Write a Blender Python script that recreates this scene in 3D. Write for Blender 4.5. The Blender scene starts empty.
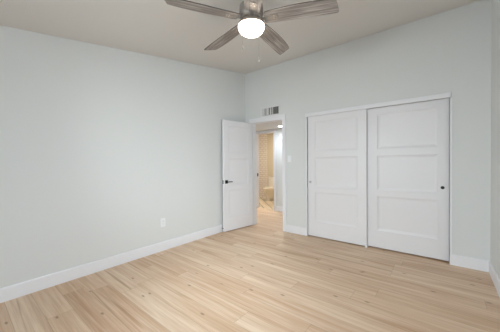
import bpy, bmesh, math, random
from mathutils import Vector, Matrix

PI = math.pi
random.seed(7)
S = bpy.context.scene
COL = S.collection

# ------------------------------------------------------------------ camera
CAM = Vector((3.14399, -3.77831, 1.26))
YAW, PITCH, ROLL = 0.677, -0.0133, -0.0084
cam_d = bpy.data.cameras.new('camera')
cam_d.sensor_fit = 'HORIZONTAL'
cam_d.sensor_width = 36.0
cam_d.lens = 36.0 * 237.95 / 500.0
cam_d.clip_start = 0.02
cam = bpy.data.objects.new('camera', cam_d)
COL.objects.link(cam)
fw = Vector((-math.sin(YAW), math.cos(YAW), 0)); rt = Vector((math.cos(YAW), math.sin(YAW), 0)); up = Vector((0, 0, 1))
fw2 = fw * math.cos(PITCH) + up * math.sin(PITCH)
up2 = up * math.cos(PITCH) - fw * math.sin(PITCH)
r2 = rt * math.cos(ROLL) + up2 * math.sin(ROLL)
u2 = up2 * math.cos(ROLL) - rt * math.sin(ROLL)
M = Matrix((r2, u2, -fw2)).transposed().to_4x4()
M.translation = CAM
cam.matrix_world = M
S.camera = cam

# ------------------------------------------------------------------ world, lights, exposure
S.view_settings.view_transform = 'Standard'
S.view_settings.look = 'None'
S.view_settings.gamma = 1.0
S.view_settings.use_curve_mapping = False
S.view_settings.exposure = 0.05

W = bpy.data.worlds.new('sky')
S.world = W
W.use_nodes = True
wt = W.node_tree
bg = wt.nodes['Background']
tcw = wt.nodes.new('ShaderNodeTexCoord'); spw = wt.nodes.new('ShaderNodeSeparateXYZ'); rw = wt.nodes.new('ShaderNodeValToRGB')
wt.links.new(tcw.outputs['Generated'], spw.inputs[0])
mrw = wt.nodes.new('ShaderNodeMapRange'); mrw.inputs['From Min'].default_value = -1.0
wt.links.new(spw.outputs[2], mrw.inputs['Value']); wt.links.new(mrw.outputs[0], rw.inputs['Fac'])
rw.color_ramp.elements[0].position = .485; rw.color_ramp.elements[0].color = (.16, .14, .12, 1)   # ground
rw.color_ramp.elements[1].position = .52; rw.color_ramp.elements[1].color = (.70, .82, 1.0, 1)    # horizon
ez = rw.color_ramp.elements.new(1.0); ez.color = (.40, .62, 1.0, 1)                               # zenith
wt.links.new(rw.outputs['Color'], bg.inputs[0])
bg.inputs[1].default_value = 1.0


def area(name, loc, direction, sx, sy, power, color, spread=180):
    d = bpy.data.lights.new(name, 'AREA')
    d.shape = 'RECTANGLE'; d.size = sx; d.size_y = sy
    d.energy = power; d.color = color
    d.spread = math.radians(spread)
    o = bpy.data.objects.new(name, d)
    o.location = loc
    o.rotation_euler = Vector(direction).to_track_quat('-Z', 'Y').to_euler()
    COL.objects.link(o)
    return o


# daylight outside the bedroom window, which is in the wall beside the photographer
area('window_daylight', (4.35, -2.65, 2.05), (-1, 0, -0.42), 2.6, 1.7, 170, (0.83, 0.935, 1.0))
FAN_EMIT = 14
area('front_window_daylight', (1.85, -5.05, 2.05), (0, 1, -0.46), 2.8, 1.7, 290, (0.83, 0.935, 1.0))
HALL_W, BATH_W = 9.0, 26.0

# ------------------------------------------------------------------ materials
def new_mat(name):
    m = bpy.data.materials.new(name); m.use_nodes = True
    nt = m.node_tree
    return m, nt, nt.nodes['Principled BSDF']


def srgb(r, g, b):
    f = lambda c: (c / 255 / 12.92) if c / 255 <= .04045 else ((c / 255 + .055) / 1.055) ** 2.4
    return (f(r), f(g), f(b), 1)


def paint(name, color, rough=0.6, bump=0.0, scale=120, metallic=0.0, var=0.0, spec=0.5):
    m, nt, b = new_mat(name)
    b.inputs['Base Color'].default_value = color
    b.inputs['Roughness'].default_value = rough
    b.inputs['Metallic'].default_value = metallic
    b.inputs['Specular IOR Level'].default_value = spec
    tc = nt.nodes.new('ShaderNodeTexCoord')
    n = nt.nodes.new('ShaderNodeTexNoise')
    n.inputs['Scale'].default_value = scale
    n.inputs['Detail'].default_value = 3
    nt.links.new(tc.outputs['Object'], n.inputs['Vector'])
    if bump:
        bp = nt.nodes.new('ShaderNodeBump')
        bp.inputs['Strength'].default_value = bump
        bp.inputs['Distance'].default_value = 0.002
        nt.links.new(n.outputs['Fac'], bp.inputs['Height'])
        nt.links.new(bp.outputs['Normal'], b.inputs['Normal'])
    mp = nt.nodes.new('ShaderNodeMapRange')
    mp.inputs['To Min'].default_value = max(0, rough - .05 - var)
    mp.inputs['To Max'].default_value = min(1, rough + .05 + var)
    nt.links.new(n.outputs['Fac'], mp.inputs['Value'])
    nt.links.new(mp.outputs['Result'], b.inputs['Roughness'])
    return m


def math_node(nt, op, a, b=None, c=None):
    n = nt.nodes.new('ShaderNodeMath'); n.operation = op
    for i, v in enumerate((a, b, c)):
        if v is None: continue
        if isinstance(v, (int, float)): n.inputs[i].default_value = v
        else: nt.links.new(v, n.inputs[i])
    return n.outputs[0]


def ramp(nt, fac, stops):
    r = nt.nodes.new('ShaderNodeValToRGB')
    e = r.color_ramp.elements
    e[0].position, e[0].color = stops[0]
    e[1].position, e[1].color = stops[-1]
    for p, c in stops[1:-1]:
        x = e.new(p); x.color = c
    nt.links.new(fac, r.inputs['Fac'])
    return r.outputs['Color']


def mixc(nt, fac, a, b, mode='MIX'):
    n = nt.nodes.new('ShaderNodeMix'); n.data_type = 'RGBA'; n.blend_type = mode
    for s, v in ((n.inputs[0], fac), (n.inputs[6], a), (n.inputs[7], b)):
        if isinstance(v, (int, float)): s.default_value = v
        elif isinstance(v, tuple): s.default_value = v
        else: nt.links.new(v, s)
    return n.outputs[2]


def floor_material():
    m, nt, b = new_mat('light_oak_planks')
    tc = nt.nodes.new('ShaderNodeTexCoord')
    sp = nt.nodes.new('ShaderNodeSeparateXYZ')
    nt.links.new(tc.outputs['Object'], sp.inputs[0])
    x, y = sp.outputs[0], sp.outputs[1]
    PW, PL = 0.182, 1.52
    yr = math_node(nt, 'DIVIDE', math_node(nt, 'ADD', y, 0.05), PW)
    row = math_node(nt, 'FLOOR', yr)
    wn = nt.nodes.new('ShaderNodeTexWhiteNoise'); wn.noise_dimensions = '1D'
    nt.links.new(math_node(nt, 'ADD', row, 13.37), wn.inputs['W'])
    xr = math_node(nt, 'ADD', math_node(nt, 'DIVIDE', x, PL), wn.outputs['Value'])
    colm = math_node(nt, 'FLOOR', xr)
    cv = nt.nodes.new('ShaderNodeCombineXYZ')
    nt.links.new(row, cv.inputs[0]); nt.links.new(colm, cv.inputs[1])
    w2 = nt.nodes.new('ShaderNodeTexWhiteNoise'); w2.noise_dimensions = '3D'
    nt.links.new(cv.outputs[0], w2.inputs['Vector'])
    rnd = w2.outputs['Value']
    # streaky grain, a different stretch of board in each plank
    gv = nt.nodes.new('ShaderNodeCombineXYZ')
    nt.links.new(math_node(nt, 'ADD', x, math_node(nt, 'MULTIPLY', rnd, 37.0)), gv.inputs[0])
    nt.links.new(y, gv.inputs[1])
    nt.links.new(math_node(nt, 'MULTIPLY', rnd, 91.0), gv.inputs[2])

    def noise(sx, sy, detail=4, rough=.55, dist=0.0):
        mp = nt.nodes.new('ShaderNodeMapping')
        mp.inputs['Scale'].default_value = (sx, sy, 1)
        nt.links.new(gv.outputs[0], mp.inputs['Vector'])
        n = nt.nodes.new('ShaderNodeTexNoise')
        n.inputs['Scale'].default_value = 1; n.inputs['Detail'].default_value = detail
        n.inputs['Roughness'].default_value = rough; n.inputs['Distortion'].default_value = dist
        nt.links.new(mp.outputs[0], n.inputs['Vector'])
        return n.outputs['Fac']
    broad = noise(0.9, 11, 3, .5, .6)
    fine = noise(4, 120, 5, .6)
    base = ramp(nt, rnd, [(0.0, srgb(205, 172, 143)), (.3, srgb(217, 188, 158)), (.65, srgb(226, 203, 177)), (1.0, srgb(234, 215, 192))])
    bright = ramp(nt, broad, [(.28, srgb(190, 153, 121)), (.46, srgb(218, 191, 163)), (.68, srgb(238, 221, 199))])
    c = mixc(nt, .52, base, bright)
    fr = ramp(nt, fine, [(.3, (.80, .77, .73, 1)), (.6, (1, 1, 1, 1))])
    c = mixc(nt, .55, c, fr, 'MULTIPLY')
    # narrow pale and pinkish streaks
    pale = noise(1.3, 42, 3, .5, .4)
    c = mixc(nt, ramp(nt, pale, [(.52, (0, 0, 0, 1)), (.68, (.30, .30, .30, 1))]), c, srgb(244, 230, 212))
    c = mixc(nt, ramp(nt, pale, [(.32, (.30, .30, .30, 1)), (.46, (0, 0, 0, 1))]), c, srgb(196, 154, 126))
    # mineral streaks
    st = noise(0.55, 26, 2, .4, .8)
    c = mixc(nt, ramp(nt, st, [(.64, (0, 0, 0, 1)), (.74, (.5, .5, .5, 1))]), c, srgb(164, 128, 92))
    # knots
    kv = nt.nodes.new('ShaderNodeMapping'); kv.inputs['Scale'].default_value = (1.9, 4.6, 1)
    nt.links.new(gv.outputs[0], kv.inputs['Vector'])
    vo = nt.nodes.new('ShaderNodeTexVoronoi'); vo.voronoi_dimensions = '2D'; vo.inputs['Scale'].default_value = 1.0
    nt.links.new(kv.outputs[0], vo.inputs['Vector'])
    sc = nt.nodes.new('ShaderNodeSeparateColor'); nt.links.new(vo.outputs['Color'], sc.inputs[0])
    on = math_node(nt, 'GREATER_THAN', sc.outputs[0], .62)
    k = ramp(nt, vo.outputs['Distance'], [(.012, (.7, .7, .7, 1)), (.06, (0, 0, 0, 1))])
    c = mixc(nt, math_node(nt, 'MULTIPLY', k, on), c, srgb(112, 84, 60))
    # joints between boards
    fy = math_node(nt, 'FRACT', yr); fx = math_node(nt, 'FRACT', xr)
    dy = math_node(nt, 'MULTIPLY', math_node(nt, 'MINIMUM', fy, math_node(nt, 'SUBTRACT', 1.0, fy)), PW)
    dx = math_node(nt, 'MULTIPLY', math_node(nt, 'MINIMUM', fx, math_node(nt, 'SUBTRACT', 1.0, fx)), PL)
    d = math_node(nt, 'MINIMUM', dy, dx)
    j = math_node(nt, 'LESS_THAN', d, 0.0016)
    c = mixc(nt, math_node(nt, 'MULTIPLY', j, .38), c, srgb(130, 100, 72))
    c = mixc(nt, 1.0, c, (1.0, .95, .915, 1), 'MULTIPLY')
    nt.links.new(c, b.inputs['Base Color'])
    rr = nt.nodes.new('ShaderNodeMapRange')
    rr.inputs['To Min'].default_value = .42; rr.inputs['To Max'].default_value = .6
    nt.links.new(fine, rr.inputs['Value']); nt.links.new(rr.outputs[0], b.inputs['Roughness'])
    b.inputs['Specular IOR Level'].default_value = .2
    bp = nt.nodes.new('ShaderNodeBump'); bp.inputs['Strength'].default_value = .15; bp.inputs['Distance'].default_value = .002
    nt.links.new(fine, bp.inputs['Height']); nt.links.new(bp.outputs[0], b.inputs['Normal'])
    return m


def blade_material():
    m, nt, b = new_mat('weathered_grey_wood')
    tc = nt.nodes.new('ShaderNodeTexCoord')
    mp = nt.nodes.new('ShaderNodeMapping'); mp.inputs['Scale'].default_value = (3, 60, 3)
    nt.links.new(tc.outputs['Object'], mp.inputs['Vector'])
    n = nt.nodes.new('ShaderNodeTexNoise'); n.inputs['Scale'].default_value = 1; n.inputs['Detail'].default_value = 5
    n.inputs['Distortion'].default_value = .6
    nt.links.new(mp.outputs[0], n.inputs['Vector'])
    c = ramp(nt, n.outputs['Fac'], [(.3, srgb(92, 84, 80)), (.5, srgb(150, 141, 134)), (.7, srgb(196, 187, 179))])
    nt.links.new(c, b.inputs['Base Color'])
    b.inputs['Roughness'].default_value = .55
    return m


def tile_material(name, tile, grout, w, h, rot=0.0, offset=.5, vertical=True, mortar=.004, rough=.25):
    m, nt, b = new_mat(name)
    tc = nt.nodes.new('ShaderNodeTexCoord')
    src = tc.outputs['Object']
    if vertical:                      # x, z of a wall become the pattern plane
        sp = nt.nodes.new('ShaderNodeSeparateXYZ'); nt.links.new(src, sp.inputs[0])
        cb = nt.nodes.new('ShaderNodeCombineXYZ')
        nt.links.new(sp.outputs[0], cb.inputs[0]); nt.links.new(sp.outputs[2], cb.inputs[1])
        src = cb.outputs[0]
    mp = nt.nodes.new('ShaderNodeMapping'); mp.inputs['Rotation'].default_value = (0, 0, rot)
    nt.links.new(src, mp.inputs['Vector'])
    br = nt.nodes.new('ShaderNodeTexBrick')
    br.offset = offset; br.squash = 1.0
    br.inputs['Scale'].default_value = 1.0
    br.inputs['Brick Width'].default_value = w; br.inputs['Row Height'].default_value = h
    br.inputs['Mortar Size'].default_value = mortar; br.inputs['Mortar Smooth'].default_value = .2
    br.inputs['Color1'].default_value = tile
    br.inputs['Color2'].default_value = tuple(min(1, v * 1.04) for v in tile[:3]) + (1,)
    br.inputs['Mortar'].default_value = grout
    nt.links.new(mp.outputs[0], br.inputs['Vector'])
    nt.links.new(br.outputs['Color'], b.inputs['Base Color'])
    b.inputs['Roughness'].default_value = rough
    bp = nt.nodes.new('ShaderNodeBump'); bp.invert = True
    bp.inputs['Strength'].default_value = .4; bp.inputs['Distance'].default_value = .002
    nt.links.new(br.outputs['Fac'], bp.inputs['Height']); nt.links.new(bp.outputs[0], b.inputs['Normal'])
    return m


def emit_mat(name, color, strength):
    m, nt, b = new_mat(name)
    b.inputs['Base Color'].default_value = (.9, .9, .9, 1)
    b.inputs['Emission Color'].default_value = color
    b.inputs['Emission Strength'].default_value = strength
    b.inputs['Roughness'].default_value = .3
    return m


def glass_mat():
    m = bpy.data.materials.new('window_glass'); m.use_nodes = True
    nt = m.node_tree; nt.nodes.clear()
    o = nt.nodes.new('ShaderNodeOutputMaterial'); t = nt.nodes.new('ShaderNodeBsdfTransparent')
    g = nt.nodes.new('ShaderNodeBsdfGlossy'); g.inputs['Roughness'].default_value = .02
    f = nt.nodes.new('ShaderNodeFresnel'); mx = nt.nodes.new('ShaderNodeMixShader')
    nt.links.new(f.outputs[0], mx.inputs[0]); nt.links.new(t.outputs[0], mx.inputs[1]); nt.links.new(g.outputs[0], mx.inputs[2])
    nt.links.new(mx.outputs[0], o.inputs[0])
    return m


WALL = paint('wall_paint_pale_sage', srgb(223, 224, 222), .62, .04, 160, spec=.3)
CEIL = paint('ceiling_paint_white', srgb(229, 225, 220), .8, .2, 120, spec=.2)
TRIM = paint('trim_paint_white', srgb(236, 235, 237), .38, .03, 60, spec=.4)
DOORP = paint('door_paint_white', srgb(234, 232, 233), .4, .03, 60, spec=.4)
FLOOR = floor_material()
BLADE = blade_material()
NICKEL = paint('brushed_nickel', srgb(196, 190, 184), .32, .05, 200, metallic=1.0)
SATIN = paint('satin_nickel', srgb(158, 150, 142), .6, .05, 200, metallic=.6)
EDGE = paint('dark_wood_edge', srgb(72, 66, 62), .6, .0, 60)
BLACK = paint('matte_black_metal', srgb(24, 23, 24), .4, .02, 80, metallic=.3)
RUBBER = paint('black_rubber', srgb(32, 31, 31), .7, .02, 80)
PLASTIC = paint('white_plastic', srgb(240, 240, 241), .35, .0, 40)
SLOT = paint('dark_slot', srgb(60, 60, 62), .6, .0, 40)
DUCT_SHADE = paint('duct_shade', srgb(92, 90, 89), .8, .1, 40)
GRILLE = paint('grille_enamel', srgb(228, 227, 225), .45, .0, 40)
CERAMIC = paint('toilet_ceramic', srgb(238, 228, 212), .15, .0, 40)
BATHP = paint('bath_wall_paint', srgb(208, 195, 170), .65, .1, 120)
SUBWAY = tile_material('subway_tile', srgb(230, 219, 206), srgb(176, 152, 134), .152, .076, mortar=.004)
FTILE = tile_material('diamond_floor_tile', srgb(226, 210, 184), srgb(120, 98, 76), .212, .212, rot=PI / 4, offset=0, vertical=False, mortar=.009, rough=.4)
GLOBE = emit_mat('lit_opal_glass', (1.0, .88, .74, 1), FAN_EMIT)
LED = emit_mat('lit_downlight_lens', (1.0, .98, .95, 1), 14)
GLASS = glass_mat()

# ------------------------------------------------------------------ mesh helpers
def link(name, bm, mat, parent=None, smooth=False, sharp=35):
    me = bpy.data.meshes.new(name)
    bmesh.ops.recalc_face_normals(bm, faces=bm.faces)
    if smooth:
        for f in bm.faces: f.smooth = True
        for e in bm.edges:
            if len(e.link_faces) == 2 and e.calc_face_angle(0) > math.radians(sharp): e.smooth = False
    bm.to_mesh(me); bm.free()
    me.materials.append(mat)
    o = bpy.data.objects.new(name, me)
    COL.objects.link(o)
    if parent: o.parent = parent
    return o


def thing(name, label, cat, loc=(0, 0, 0), rotz=0.0, group=None):
    o = bpy.data.objects.new(name, None)
    o.empty_display_size = .1
    o.location = loc; o.rotation_euler = (0, 0, rotz)
    COL.objects.link(o)
    return tag(o, label, cat, group)


def tag(o, label, cat, group=None, kind=None):
    o['label'] = label; o['category'] = cat
    if group: o['group'] = group
    if kind: o['kind'] = kind
    return o


def structure(o, label, cat):
    return tag(o, label, cat, kind='structure')


def box(bm, x0, y0, z0, x1, y1, z1, bev=0.0, seg=1):
    vs = [bm.verts.new((x, y, z)) for z in (z0, z1) for y in (y0, y1) for x in (x0, x1)]
    q = [(0, 2, 3, 1), (4, 5, 7, 6), (0, 1, 5, 4), (2, 6, 7, 3), (0, 4, 6, 2), (1, 3, 7, 5)]
    fs = [bm.faces.new([vs[i] for i in f]) for f in q]
    if bev:
        es = {e for f in fs for e in f.edges}
        bmesh.ops.bevel(bm, geom=list(es), offset=bev, segments=seg, affect='EDGES', profile=.5)
    return bm


def bx(*a, **k):
    return box(bmesh.new(), *a, **k)


def lathe(bm, prof, seg=40, c=(0, 0, 0), axis='z', close=True):
    """prof: (r, h) pairs; a ring each; r = 0 makes a pole."""
    rings = []
    for r, h in prof:
        ring = []
        n = 1 if r < 1e-6 else seg
        for i in range(n):
            a = 2 * PI * i / seg
            p = (r * math.cos(a), r * math.sin(a), h)
            if axis == 'x': p = (p[2], p[0], p[1])
            if axis == 'y': p = (p[0], p[2], p[1])
            ring.append(bm.verts.new((p[0] + c[0], p[1] + c[1], p[2] + c[2])))
        rings.append(ring)
    for a, b in zip(rings, rings[1:]):
        for i in range(seg):
            j = (i + 1) % seg
            va = [a[0]] if len(a) == 1 else [a[i], a[j]]
            vb = [b[0]] if len(b) == 1 else [b[j], b[i]]
            if len(va) + len(vb) >= 3: bm.faces.new(va + vb)
    if close:
        for ring in (rings[0], rings[-1]):
            if len(ring) > 2: bm.faces.new(ring)
    return bm


def tube(bm, pts, r, seg=10):
    pts = [Vector(p) for p in pts]
    rings = []
    for i, p in enumerate(pts):
        t = (pts[min(i + 1, len(pts) - 1)] - pts[max(i - 1, 0)]).normalized()
        a = t.orthogonal().normalized() if i == 0 else (prev - t * prev.dot(t)).normalized()
        prev = a; b = t.cross(a)
        rr = r[i] if isinstance(r, (list, tuple)) else r
        rings.append([bm.verts.new(p + (a * math.cos(2 * PI * k / seg) + b * math.sin(2 * PI * k / seg)) * rr) for k in range(seg)])
    for A, B in zip(rings, rings[1:]):
        for k in range(seg):
            bm.faces.new((A[k], A[(k + 1) % seg], B[(k + 1) % seg], B[k]))
    bm.faces.new(rings[0]); bm.faces.new(rings[-1])
    return bm


def sheet(us, vs, skip, f, thick):
    """A wall with openings: a grid in (u, v) without the skipped cells, extruded by thick. f(u, v, t) -> point."""
    bm = bmesh.new()
    g = {}
    cells = [(i, j) for i in range(len(us) - 1) for j in range(len(vs) - 1) if (i, j) not in skip]
    for t in (0, 1):
        for i, j in cells:
            for a, b in ((i, j), (i + 1, j), (i, j + 1), (i + 1, j + 1)):
                if (a, b, t) not in g: g[(a, b, t)] = bm.verts.new(f(us[a], vs[b], t * thick))
    edges = {}
    for i, j in cells:
        c = [(i, j), (i + 1, j), (i + 1, j + 1), (i, j + 1)]
        bm.faces.new([g[(*p, 0)] for p in c]); bm.faces.new([g[(*p, 1)] for p in reversed(c)])
        for k in range(4):
            e = tuple(sorted((c[k], c[(k + 1) % 4]))); edges[e] = edges.get(e, 0) + 1
    for (p, q), n in edges.items():
        if n == 1: bm.faces.new((g[(*p, 0)], g[(*q, 0)], g[(*q, 1)], g[(*p, 1)]))
    return bm


# ------------------------------------------------------------------ the room
WX, YF = 3.579, -4.30                 # right wall, wall behind the photographer
Z0, SL = 3.084, 0.1568                # vaulted ceiling: height at the closet wall, fall per metre
zc = lambda y: Z0 + SL * y
T = 0.12
DX0, DX1, DZ = 0.165, 0.882, 2.066    # doorway
KX0, KX1, KZ = 1.364, 3.226, 2.075    # closet opening
BX0, BX1, BZ = -0.885, -0.289, 2.068   # bathroom doorway across the hall
HZ, HY = 2.13, 1.50                   # hall ceiling, hall far wall
HX0, HX1 = -2.4, 1.20

fl = bx(-3.0, YF - .2, -.1, WX + .2, 1.56, 0)
structure(link('floor', fl, FLOOR), 'light oak plank floor running parallel to the closet wall', 'floor')

# left wall, sloping top
def prism(pts, x0, x1):
    bm = bmesh.new()
    a = [bm.verts.new((x0, y, z)) for y, z in pts]; b = [bm.verts.new((x1, y, z)) for y, z in pts]
    bm.faces.new(a); bm.faces.new(list(reversed(b)))
    n = len(pts)
    for i in range(n): bm.faces.new((a[i], b[i], b[(i + 1) % n], a[(i + 1) % n]))
    return bm
side = [(YF, 0), (0, 0), (0, zc(0)), (YF, zc(YF))]
structure(link('wall_left', prism(side, -T, 0), WALL), 'plain pale wall with one outlet, beside the open door', 'wall')
WY0, WY1, WZ0, WZ1 = -3.50, -1.80, .85, 2.12
def right_pt(u, v, t):
    return (WX + t, u, zc(u) if v > 9 else v)
structure(link('wall_right', sheet([YF, WY0, WY1, 0], [0, WZ0, WZ1, 10], {(1, 1)}, right_pt, T), WALL), 'pale window wall meeting the closet wall at a narrow strip', 'wall')

structure(link('wall_back', sheet([-T, DX0, DX1, KX0, KX1, WX + T], [0, DZ, KZ, 3.25],
          {(1, 0), (3, 0), (3, 1)}, lambda u, v, t: (u, t, v), T), WALL),
          'pale wall holding the doorway, the vent and the wide closet', 'wall')
FX0, FX1 = 1.00, 2.70
structure(link('wall_front', sheet([-T, FX0, FX1, WX + T], [0, WZ0, WZ1, zc(YF)], {(1, 1)},
          lambda u, v, t: (u, YF - t, v), T), WALL), 'pale wall with a wide window, behind the photographer', 'wall')

bm = bmesh.new()
cy0, cy1 = YF - .12, 0.0
pts = [(-T, cy0), (WX + T, cy0), (WX + T, cy1), (-T, cy1)]
a = [bm.verts.new((x, y, zc(y))) for x, y in pts]; b = [bm.verts.new((x, y, zc(y) + .12)) for x, y in pts]
bm.faces.new(a); bm.faces.new(list(reversed(b)))
for i in range(4): bm.faces.new((a[i], a[(i + 1) % 4], b[(i + 1) % 4], b[i]))
structure(link('ceiling', bm, CEIL), 'smooth off white vaulted ceiling sloping up to the closet wall', 'ceiling')

# two windows out of the picture: beside and behind the photographer
def window(name, label, half, high, loc, rotz):
    wn = thing(name, label, 'window', loc, rotz)          # local y along the wall, -x into the room
    wn['kind'] = 'structure'
    link('window_frame', sheet([-half, -half + .05, -.025, .025, half - .05, half], [0, .05, high - .05, high], {(1, 1), (3, 1)},
         lambda u, v, t: (t - .03, u, v), .06), TRIM, wn)
    for y0, y1 in ((-half + .051, -.026), (.026, half - .051)):
        link('pane', bx(-.004, y0, .051, .004, y1, high - .051), GLASS, wn)
    link('window_sill', bx(-.11, -half - .04, -.03, -.061, half + .04, 0, bev=.004), TRIM, wn)
window('window_1', 'wide white framed window beside the photographer', (WY1 - WY0) / 2, WZ1 - WZ0, (WX + .06, (WY0 + WY1) / 2, WZ0), 0)
window('window_2', 'wide white framed window behind the photographer', (FX1 - FX0) / 2, WZ1 - WZ0, ((FX0 + FX1) / 2, YF - .06, WZ0), -PI / 2)

# closet shell
structure(link('wall_closet', sheet([0, .08, 1.982, 2.062], [0, .62, .70], {(1, 0)},
          lambda u, v, t: (u + 1.264, v + T, t), 2.45), WALL), 'inside walls of the closet behind the sliding doors', 'wall')
structure(link('ceiling_closet', bx(1.264, T, 2.45, 3.326, T + .7, 2.5), CEIL), 'closet ceiling behind the sliding doors', 'ceiling')

# hall and bathroom shells
structure(link('wall_hall', sheet([HX0, BX0, BX1, HX1 + .1], [0, BZ, 2.5], {(1, 0)},
          lambda u, v, t: (u, HY + t, v), T), WALL), 'pale hall wall seen through the doorway, beside the bathroom opening', 'wall')
structure(link('wall_hall_end', bx(HX1, T + .72, 0, HX1 + .1, HY, HZ), WALL), 'short end wall of the hall', 'wall')
structure(link('wall_hall_closet', bx(HX1 - .02, T, 0, HX1 + .06, T + .72, HZ), WALL), 'hall side of the closet wall', 'wall')
structure(link('wall_hall_far', bx(HX0 - .1, T, 0, HX0, HY, HZ), WALL), 'far end wall of the hall', 'wall')
structure(link('wall_hall_side', bx(HX0, 0, 0, -T - .001, T, 2.5), WALL), 'hall wall continuing beyond the bedroom', 'wall')
structure(link('ceiling_hall', bx(HX0, T, HZ, HX1, HY, HZ + .08), CEIL), 'low white hall ceiling with a lit round downlight', 'ceiling')
BY0, BY1, BXA, BXB, BH = HY + T, 3.22, -2.9, 0.2, 2.44
structure(link('floor_bathroom', bx(BXA, 1.56, -.1, BXB, BY1, .002), FTILE), 'cream diamond tiled bathroom floor beyond the hall', 'floor')
structure(link('wall_bathroom', bx(BXA, BY1, 0, BXB, BY1 + .1, BH), BATHP), 'tan bathroom wall behind the toilet', 'wall')
structure(link('wall_bathroom_tile', bx(BXA + .001, BY1 - .014, .003, -1.69, BY1 - .001, BH - .001), SUBWAY), 'cream subway tiled bathroom wall beside the toilet', 'wall')
structure(link('wall_bathroom_side', bx(BXB, BY0, 0, BXB + .1, BY1, BH), BATHP), 'side wall of the bathroom', 'wall')
structure(link('wall_bathroom_far', bx(BXA - .1, BY0, 0, BXA, BY1, BH), BATHP), 'far side wall of the bathroom', 'wall')
structure(link('ceiling_bathroom', bx(BXA, BY0, BH, BXB, BY1, BH + .06), CEIL), 'bathroom ceiling', 'ceiling')

# ------------------------------------------------------------------ trim
BHT, BT = .13, .014
def base_prof(p0, p1, n):
    """Baseboard from p0 to p1 on the floor; n points into the room; eased top edge."""
    p0, p1, n = Vector((*p0, 0)), Vector((*p1, 0)), Vector((*n, 0))
    prof = [(0, 0), (BT, 0), (BT, BHT - .012), (BT - .004, BHT - .003), (BT - .008, BHT), (0, BHT)]
    bm = bmesh.new()
    A = [bm.verts.new(p0 + n * d + Vector((0, 0, z))) for d, z in prof]
    B = [bm.verts.new(p1 + n * d + Vector((0, 0, z))) for d, z in prof]
    bm.faces.new(A); bm.faces.new(list(reversed(B)))
    for i in range(len(prof)):
        j = (i + 1) % len(prof); bm.faces.new((A[i], B[i], B[j], A[j]))
    return bm
structure(link('baseboard_left', base_prof((0, YF), (0, 0), (1, 0)), TRIM), 'long white baseboard under the outlet wall', 'baseboard')
structure(link('baseboard_right', base_prof((WX, YF), (WX, 0), (-1, 0)), TRIM), 'white baseboard on the wall at the closet side', 'baseboard')
structure(link('baseboard_back_middle', base_prof((DX1 + .066, 0), (KX0 - .020, 0), (0, -1)), TRIM), 'short white baseboard between doorway and closet', 'baseboard')
structure(link('baseboard_back_right', base_prof((KX1 + .022, 0), (WX - BT, 0), (0, -1)), TRIM), 'short white baseboard between closet and corner', 'baseboard')
structure(link('baseboard_front', base_prof((BT, YF), (WX - BT, YF), (0, 1)), TRIM), 'white baseboard behind the photographer', 'baseboard')
structure(link('baseboard_hall', base_prof((BX1 + .075, HY), (HX1, HY), (0, -1)), TRIM), 'white baseboard along the hall wall', 'baseboard')

def casing(x0, x1, z1, w, y, d, cw=.0):
    """Three flat boards round an opening, one mesh; proud of the wall plane y by d (towards -y)."""
    bm = sheet([x0 - w, x0, x1, x1 + w], [0, z1, z1 + w + cw], {(1, 0)}, lambda u, v, t: (u, y - t, v), d)
    return bm
JB = .002
structure(link('trim_1', casing(DX0 - .001, DX1 + .001, DZ, .063, 0, .016, .012), TRIM), 'white flat casing round the bedroom doorway', 'door casing')
structure(link('trim_2', sheet([DX0 - .001, DX0 + .012, DX1 - .012, DX1 + .001], [0, DZ - .014, DZ], {(1, 0)},
          lambda u, v, t: (u, t, v), T), TRIM), 'white jamb lining the bedroom doorway', 'door jamb')
structure(link('trim_3', casing(BX0 - .001, BX1 + .001, BZ, .060, HY, .016), TRIM), 'white casing round the bathroom opening in the hall', 'door casing')
j = link('trim_4', sheet([BX0 - .001, BX0 + .014, BX1 - .014, BX1 + .001], [0, BZ - .014, BZ], {(1, 0)},
         lambda u, v, t: (u, HY + t, v), T), TRIM)
structure(j, 'white jamb lining the bathroom opening', 'door jamb')
link('strike_plate', bx(BX0 + .0145, HY + .035, .88, BX0 + .018, HY + .085, .965), BLACK, j)
# closet: thin side jambs and the track fascia across the top
structure(link('trim_5', bx(KX0 - .020, -.012, 0, KX0, .11, KZ - .047), TRIM), 'thin white jamb at the doorway end of the closet', 'closet jamb')
structure(link('trim_6', bx(KX1, -.012, 0, KX1 + .022, .11, KZ - .047), TRIM), 'thin white jamb at the corner end of the closet', 'closet jamb')
structure(link('trim_7', bx(KX0 - .026, -.026, KZ - .046, KX1 + .008, -.001, KZ + .014, bev=.002), TRIM), 'white fascia board across the top of the closet', 'closet fascia')
structure(link('trim_8', bx(KX0, .001, KZ - .030, KX1, .11, KZ), TRIM), 'track board hidden behind the closet fascia', 'closet track')

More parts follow.
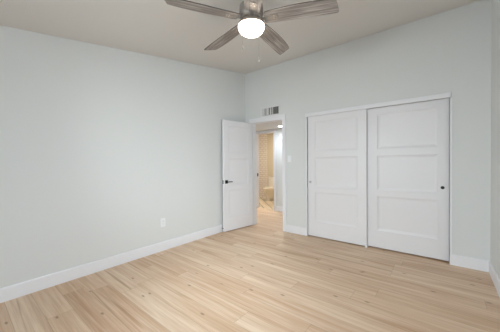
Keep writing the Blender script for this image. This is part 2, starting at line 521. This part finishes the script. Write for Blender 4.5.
# ------------------------------------------------------------------ panelled doors
def door_slab(w, z0, z1, th, px0, px1, pz, names, parent, mat, two_sided=False):
    """A stile-and-rail frame with panels let in; local x across, z up, face at y = 0 looking to -y."""
    us = [0, px0, px1, w]
    vs = [z0] + [v for p in pz for v in p] + [z1]
    skip = {(1, 1 + 2 * k) for k in range(len(pz))}
    fr = link(names[0], sheet(us, vs, skip, lambda u, v, t: (u, t, v), th), mat, parent)
    mo = fr.modifiers.new('ease', 'BEVEL'); mo.width = .0015; mo.segments = 1; mo.limit_method = 'ANGLE'
    for a, b in pz:
        bm = bmesh.new()
        g = .0006
        def ring(inset, y):
            x0, x1, q0, q1 = px0 + g + inset, px1 - g - inset, a + g + inset, b - g - inset
            return [bm.verts.new((x, y, z)) for x, z in ((x0, q0), (x1, q0), (x1, q1), (x0, q1))]
        prof = [(0, .0060), (.004, .0070), (.018, .0105), (.032, .0125)]
        fr_r = [ring(i, y) for i, y in prof]
        bk_r = [ring(i, th - y) for i, y in prof]
        for R in (fr_r, bk_r):
            for A, B in zip(R, R[1:]):
                for k in range(4): bm.faces.new((A[k], A[(k + 1) % 4], B[(k + 1) % 4], B[k]))
            bm.faces.new(R[-1])
        for k in range(4): bm.faces.new((fr_r[0][k], bk_r[0][k], bk_r[0][(k + 1) % 4], fr_r[0][(k + 1) % 4]))
        link(names[1], bm, mat, parent)
    return fr


PZ = [(.270, .765), (.855, 1.345), (1.445, 1.935)]
def closet_door(x0, w, y, px0, px1, label, pull_x, pull_tone):
    t = thing('sliding_closet_door', label, 'door', (x0, y, 0))
    tag(t, label, 'door', 'sliding doors of the closet')
    door_slab(w, .016, 2.038, .034, px0 - x0, px1 - x0, PZ, ('stile_frame', 'panel'), t, DOORP)
    bm = lathe(bmesh.new(), [(0, .0), (.011, .0), (.013, -.003), (.019, -.0035), (.020, -.002), (.020, .0005)], 24, (pull_x - x0, -.0008, .928), 'y')
    p = link('finger_pull', bm, BLACK if pull_tone else NICKEL, t, True)  # nickel grey puts glare into the colour of a black pull
    p['label'] = 'round black finger pull' if pull_tone else 'round black finger pull, its glare put in as grey'
    return t
closet_door(1.3665, .924, .012, 1.500, 2.165, 'white three panel sliding door nearest the doorway, black finger pull coloured grey for glare', 1.412, 0)
closet_door(2.258, .9655, .056, 2.425, 3.108, 'white three panel sliding door nearest the corner, black finger pull', 3.158, 1)

gd = thing('floor_guide', 'small white plastic guide on the floor where the closet doors meet', 'door guide', (2.284, .05, 0))
link('foot_plate', bx(-.018, -.062, 0, .018, .058, .004, bev=.001), PLASTIC, gd)
link('guide_fin', bx(-.012, -.060, .0042, .012, -.042, .040, bev=.002), PLASTIC, gd)

# bedroom door, standing open against the outlet wall
AO = math.radians(8.5)
dr = thing('door_1', 'white three panel bedroom door standing open with black lever', 'door', (.158, -.022, 0), -PI / 2 - AO)
dr['kind'] = 'structure'
# local +x runs along the leaf from the hinge; the face towards the room is local +y, so mirror the slab
LW = .715
holder = dr
fr = door_slab(LW, .014, 2.044, .035, .112, LW - .112, PZ, ('stile_frame', 'panel'), dr, DOORP)
kids = [c for c in dr.children]
hx = LW - .060; hz = .916
for side_, y0 in ((1, .035), (-1, 0.0)):
    ro = link('lever_rosette', bx(hx - .031, min(y0, y0 + side_ * .009), hz - .031, hx + .031, max(y0, y0 + side_ * .009), hz + .031, bev=.002), BLACK, dr)
    bm = tube(bmesh.new(), [(hx, y0 + side_ * .0095, hz), (hx, y0 + side_ * .032, hz)], .010, 16)
    link('lever_neck', bm, BLACK, ro)
    bm = bx(hx - .115, min(y0 + side_ * .0325, y0 + side_ * .044), hz - .008, hx + .011, max(y0 + side_ * .0325, y0 + side_ * .044), hz + .008, bev=.003)
    lv = link('lever', bm, BLACK, ro)
lp = link('latch_plate', bx(LW + .0002, .005, hz - .03, LW + .003, .030, hz + .03), BLACK, dr)
link('latch_bolt', bx(LW + .0032, .010, hz - .008, LW + .010, .025, hz + .008, bev=.002), NICKEL, lp)
for z in (.22, 1.03, 1.84):
    link('hinge', lathe(bmesh.new(), [(.0055, z - .045), (.0055, z + .045)], 14, (-.007, .036, 0)), TRIM, dr, True)

# ------------------------------------------------------------------ door stop, outlet, switch, vent
ds = thing('door_stop', 'short black tipped door stop on the baseboard behind the open door', 'door stop', (BT + .0003, -.722, .070))
link('mount', lathe(bmesh.new(), [(.012, 0), (.012, .004), (.006, .008)], 16, axis='x'), NICKEL, ds, True)
link('spring', lathe(bmesh.new(), [(.0045 + .0012 * (k % 2), .0082 + .0012 * k) for k in range(22)], 14, axis='x'), NICKEL, ds, True)
link('rubber_tip', lathe(bmesh.new(), [(.009, .034), (.012, .037), (.012, .052), (.009, .055)], 16, axis='x'), RUBBER, ds, True)

ou = thing('wall_outlet', 'white two socket wall outlet above the long baseboard', 'outlet', (.0004, -1.893, .407))
link('cover_plate', bx(0, -.039, -.063, .006, .039, .063, bev=.003, seg=2), PLASTIC, ou)
for s in (-.0195, .0195):
    so = link('socket', bx(.0062, -.017, s - .0145, .0078, .017, s + .0145, bev=.0006), PLASTIC, ou)
    for y, h in ((-.0065, .008), (.0065, .0065)):
        link('slot', bx(.00785, y - .0012, s + .002 - h / 2, .0086, y + .0012, s + .002 + h / 2), SLOT, so)
    link('slot', lathe(bmesh.new(), [(.0026, .00785), (.0026, .0086)], 10, (0, 0, s - .0085), 'x'), SLOT, so)
link('screw', lathe(bmesh.new(), [(.003, .0062), (.0025, .0072)], 10, axis='x'), PLASTIC, ou)

sw = thing('light_switch', 'white rocker light switch between the doorway and the closet', 'light switch', (1.020, -.0004, 1.325))
link('cover_plate', bx(-.036, -.006, -.058, .036, 0, .058, bev=.003, seg=2), PLASTIC, sw)
link('rocker', bx(-.0165, -.0095, -.033, .0165, -.0062, .033, bev=.0015), PLASTIC, sw)

vt = thing('air_vent', 'white wall air vent with upright louvers above the doorway', 'vent', (.612, -.0004, 2.236))
VW, VH = .195, .072
link('frame', sheet([-VW - .022, -VW + .004, VW - .004, VW + .022], [-VH - .022, -VH + .004, VH - .004, VH + .022], {(1, 1)},
     lambda u, v, t: (u, -t, v), .010), GRILLE, vt)
link('backing', bx(-VW + .0045, -.0022, -VH + .0045, VW - .0045, -.0002, VH - .0045), DUCT_SHADE, vt)  # dark sheet on the wall, coloured as the shade behind the louvers
for x in (-.108, -.028, .052):
    link('divider', bx(x, -.0112, -VH + .005, x + (.012 if x > 0 else .008), -.0026, VH - .005), GRILLE, vt)
n = 22
for k in range(n):
    x = -VW + .014 + k * (2 * VW - .028) / (n - 1)
    if any(d - .009 < x < d + .021 for d in (-.108, -.028, .052)): continue
    a = math.radians(-44 if x < .05 else 32)
    bm = bx(-.0009, -.0068, -VH + .006, .0009, .0068, VH - .006)
    bmesh.ops.rotate(bm, verts=bm.verts, cent=(0, 0, 0), matrix=Matrix.Rotation(a, 3, 'Z'))
    bmesh.ops.translate(bm, verts=bm.verts, vec=(x, -.0096, 0))
    link('louver', bm, GRILLE, vt)

# ------------------------------------------------------------------ hall downlight, bathroom light, toilet
dl = thing('recessed_light', 'lit round recessed downlight in the hall ceiling', 'ceiling light', (.171, 1.111, HZ))
link('trim_ring', lathe(bmesh.new(), [(.062, -.0003), (.085, -.0003), (.083, -.006), (.064, -.009)], 32, close=False), PLASTIC, dl, True)
link('lens', lathe(bmesh.new(), [(0, -.008), (.061, -.008), (.061, -.003), (0, -.003)], 32), LED, dl, True)
area('hall_lamp', (.171, 1.111, HZ - .03), (0, 0, -1), .12, .12, HALL_W, (.84, .92, 1.0))
dl_added = dl.copy(); COL.objects.link(dl_added); dl_added.location = (-1.55, .8, HZ)  # unseen extra downlight, added to light the hall
dl_added['label'] = 'added unseen downlight further along the hall, brightening it'
for ch in list(dl.children):
    c = ch.copy(); COL.objects.link(c); c.parent = dl_added
dl['group'] = dl_added['group'] = 'hall downlights'
area('hall_fill_added', (-1.55, .8, HZ - .03), (0, 0, -1), .12, .12, HALL_W, (.84, .92, 1.0))  # added fill under the unseen downlight

bl = thing('flush_ceiling_light', 'round warm ceiling light in the bathroom', 'ceiling light', (-0.95, 2.0, BH))
link('base', lathe(bmesh.new(), [(.15, -.0003), (.15, -.02), (.14, -.03)], 32), NICKEL, bl, True)
link('lamp_shade', lathe(bmesh.new(), [(.135, -.0305), (.125, -.06), (.08, -.085), (0, -.095)], 32), emit_mat('warm_opal_glass', (1, .8, .55, 1), 3), bl, True)
area('bath_lamp', (-0.95, 2.0, BH - .11), (0, 0, -1), .25, .25, BATH_W, (1.0, .90, .76))


def blob_loft(rings, seg=32):
    """rings: (cx, cy, z, half width x, half depth front, half depth back, power) - egg-shaped sections, lofted."""
    bm = bmesh.new(); R = []
    for cx, cy, z, hw, hf, hb in rings:
        r = []
        for i in range(seg):
            a = 2 * PI * i / seg
            c, s = math.cos(a), math.sin(a)
            r.append(bm.verts.new((cx + hw * c, cy + (hb if s > 0 else hf) * s, z)))
        R.append(r)
    for A, B in zip(R, R[1:]):
        for i in range(seg): bm.faces.new((A[i], A[(i + 1) % seg], B[(i + 1) % seg], B[i]))
    bm.faces.new(R[0]); bm.faces.new(R[-1])
    return bm
tl = thing('toilet', 'cream toilet with closed lid beyond the bathroom opening', 'toilet', (-1.300, BY1, .0022))
link('bowl', blob_loft([(0, -.40, 0, .115, .20, .18), (0, -.40, .03, .11, .19, .17), (0, -.40, .13, .105, .185, .17), (0, -.42, .25, .14, .235, .20),
                        (0, -.44, .34, .178, .27, .22), (0, -.44, .385, .185, .28, .225), (0, -.44, .395, .18, .275, .22)]), CERAMIC, tl, True)
link('seat', blob_loft([(0, -.44, .3955, .186, .282, .20), (0, -.44, .412, .188, .285, .20), (0, -.44, .415, .184, .28, .198)]), CERAMIC, tl, True)
link('lid', blob_loft([(0, -.44, .4155, .184, .28, .195), (0, -.44, .43, .186, .283, .195), (0, -.44, .438, .17, .265, .185)]), CERAMIC, tl, True)
link('tank', bx(-.215, -.205, .36, .215, -.02, .735, bev=.02, seg=3), CERAMIC, tl, True)
link('tank_lid', bx(-.225, -.215, .7355, .225, -.016, .775, bev=.010, seg=2), CERAMIC, tl, True)
link('flush_lever', bx(-.18, -.222, .66, -.11, -.2155, .675, bev=.002), NICKEL, tl)

# ------------------------------------------------------------------ ceiling fan
FX, FY = 1.865, -2.153
fan = thing('ceiling_fan', 'grey wood five blade ceiling fan with lit white globe', 'ceiling fan', (FX, FY, 0))
ctop = zc(FY)
bm = bmesh.new(); rings = []
for r, h in [(.078, None), (.078, .050), (.070, .028), (.045, .012), (.020, .004)]:
    ring = []
    for i in range(40):
        a = 2 * PI * i / 40; x, y = r * math.cos(a), r * math.sin(a)
        z = zc(FY + y) - .0006 if h is None else ctop - .085 + h
        ring.append(bm.verts.new((x, y, z)))
    rings.append(ring)
for A, B in zip(rings, rings[1:]):
    for i in range(40): bm.faces.new((A[i], A[(i + 1) % 40], B[(i + 1) % 40], B[i]))
bm.faces.new(rings[0]); bm.faces.new(rings[-1])
link('canopy', bm, NICKEL, fan, True)
link('downrod', lathe(bmesh.new(), [(.0125, 2.632), (.0125, ctop - .0815)], 20), NICKEL, fan, True)
link('motor_housing', lathe(bmesh.new(), [(.030, 2.640), (.045, 2.632), (.080, 2.624), (.100, 2.606), (.104, 2.580), (.104, 2.534), (.094, 2.522), (.088, 2.5065)], 48), SATIN, fan, True)
link('switch_housing', lathe(bmesh.new(), [(.088, 2.5055), (.088, 2.492), (.070, 2.486), (.066, 2.474)], 48), NICKEL, fan, True)
link('light_fitter', lathe(bmesh.new(), [(.060, 2.4735), (.098, 2.468), (.115, 2.456), (.117, 2.438), (.114, 2.4355)], 48), NICKEL, fan, True)
gz = 2.4345
link('lamp_globe', lathe(bmesh.new(), [(.111, gz), (.1125, gz - .008), (.109, gz - .023), (.098, gz - .041), (.080, gz - .056), (.056, gz - .067), (.029, gz - .073), (0, gz - .075)], 48, close=True), GLOBE, fan, True)

def blade_mesh():
    """Local x along the blade, y across, z up; thin board with a curved outline and rounded tip."""
    R0, R1 = .112, .716
    lead = [(R0, .050), (.135, .060), (.22, .063), (.32, .064), (.45, .066), (.58, .066), (.68, .065), (R1, .063), (R1 + .006, .050)]
    trail = [(R1 - .030, -.062), (R1 - .042, -.070), (.60, -.079), (.50, -.083), (.40, -.083), (.30, -.078), (.21, -.070), (.135, -.062), (R0, -.052)]
    out = lead + trail
    bm = bmesh.new(); th = .0075
    # smooth the outline
    for _ in range(2):
        new = []
        for i, p in enumerate(out):
            q = out[(i + 1) % len(out)]
            new += [(p[0] * .75 + q[0] * .25, p[1] * .75 + q[1] * .25), (p[0] * .25 + q[0] * .75, p[1] * .25 + q[1] * .75)]
        out = new
    lo = [bm.verts.new((x, y, -th / 2)) for x, y in out]; hi = [bm.verts.new((x, y, th / 2)) for x, y in out]
    bm.faces.new(list(reversed(lo))); bm.faces.new(hi)
    for i in range(len(out)):
        j = (i + 1) % len(out); bm.faces.new((lo[i], lo[j], hi[j], hi[i])).material_index = 1
    return bm


def iron_mesh():
    bm = bmesh.new()
    th = .004; zt = -.0044
    pts = [(.070, .014), (.115, .012), (.150, .014), (.180, .022), (.215, .026), (.232, .018), (.232, -.018), (.215, -.026), (.180, -.022), (.150, -.014), (.115, -.012), (.070, -.014)]
    lo = [bm.verts.new((x, y, zt - th)) for x, y in pts]; hi = [bm.verts.new((x, y, zt)) for x, y in pts]
    bm.faces.new(list(reversed(lo))); bm.faces.new(hi)
    for i in range(len(pts)):
        j = (i + 1) % len(pts); bm.faces.new((lo[i], lo[j], hi[j], hi[i]))
    return bm


PITCHB = math.radians(-12)
BZ_ = 2.494
first = None
for k in range(5):
    ang = math.radians(240.73 - 72 * k)
    if first is None:
        bl_ = link('blade', blade_mesh(), BLADE, fan, True, 20)
        bl_.data.materials.append(EDGE)
        ir = link('blade_iron', iron_mesh(), SATIN, bl_)
        scs = []
        for sx, sy in ((.198, .013), (.198, -.013), (.222, 0)):
            scs.append(link('screw', lathe(bmesh.new(), [(0, -.0127), (.004, -.0122), (.0055, -.0104), (.0055, -.0086)], 12, (sx, sy, 0)), NICKEL, bl_, True))
        first = (bl_, ir, scs)
    else:
        bl_ = first[0].copy(); COL.objects.link(bl_); bl_.parent = fan
        for p in [first[1]] + first[2]:
            c = p.copy(); COL.objects.link(c); c.parent = bl_
    bl_.location = (0, 0, BZ_)
    bl_.rotation_mode = 'XYZ'
    bl_.rotation_euler = (Matrix.Rotation(ang, 3, 'Z') @ Matrix.Rotation(PITCHB, 3, 'X')).to_euler('XYZ')

lat, fwd = Vector((rt.x, rt.y, 0)), Vector((fw.x, fw.y, 0))
for dl_, df, z1 in ((-.072, -.099, 2.195), (.060, -.107, 2.105)):
    p = lat * dl_ + fwd * df
    bm = bmesh.new()
    z = 2.444
    q = p.normalized() * .1175
    tube(bm, [(q.x, q.y, z), (p.x, p.y, z - .004), (p.x, p.y, z - .012), (p.x, p.y, z1 + .02)], .0013, 8)
    ch = link('pull_chain', bm, NICKEL, fan, True)
    link('chain_pendant', lathe(bmesh.new(), [(.0015, z1 + .0195), (.005, z1 + .015), (.0072, z1 + .004), (.0075, z1 - .008), (.005, z1 - .016), (0, z1 - .018)], 16, (p.x, p.y, 0)), NICKEL, ch, True)

# no thing may keep a stray flag
for o in S.objects:
    if o.type == 'MESH': o.data.update()
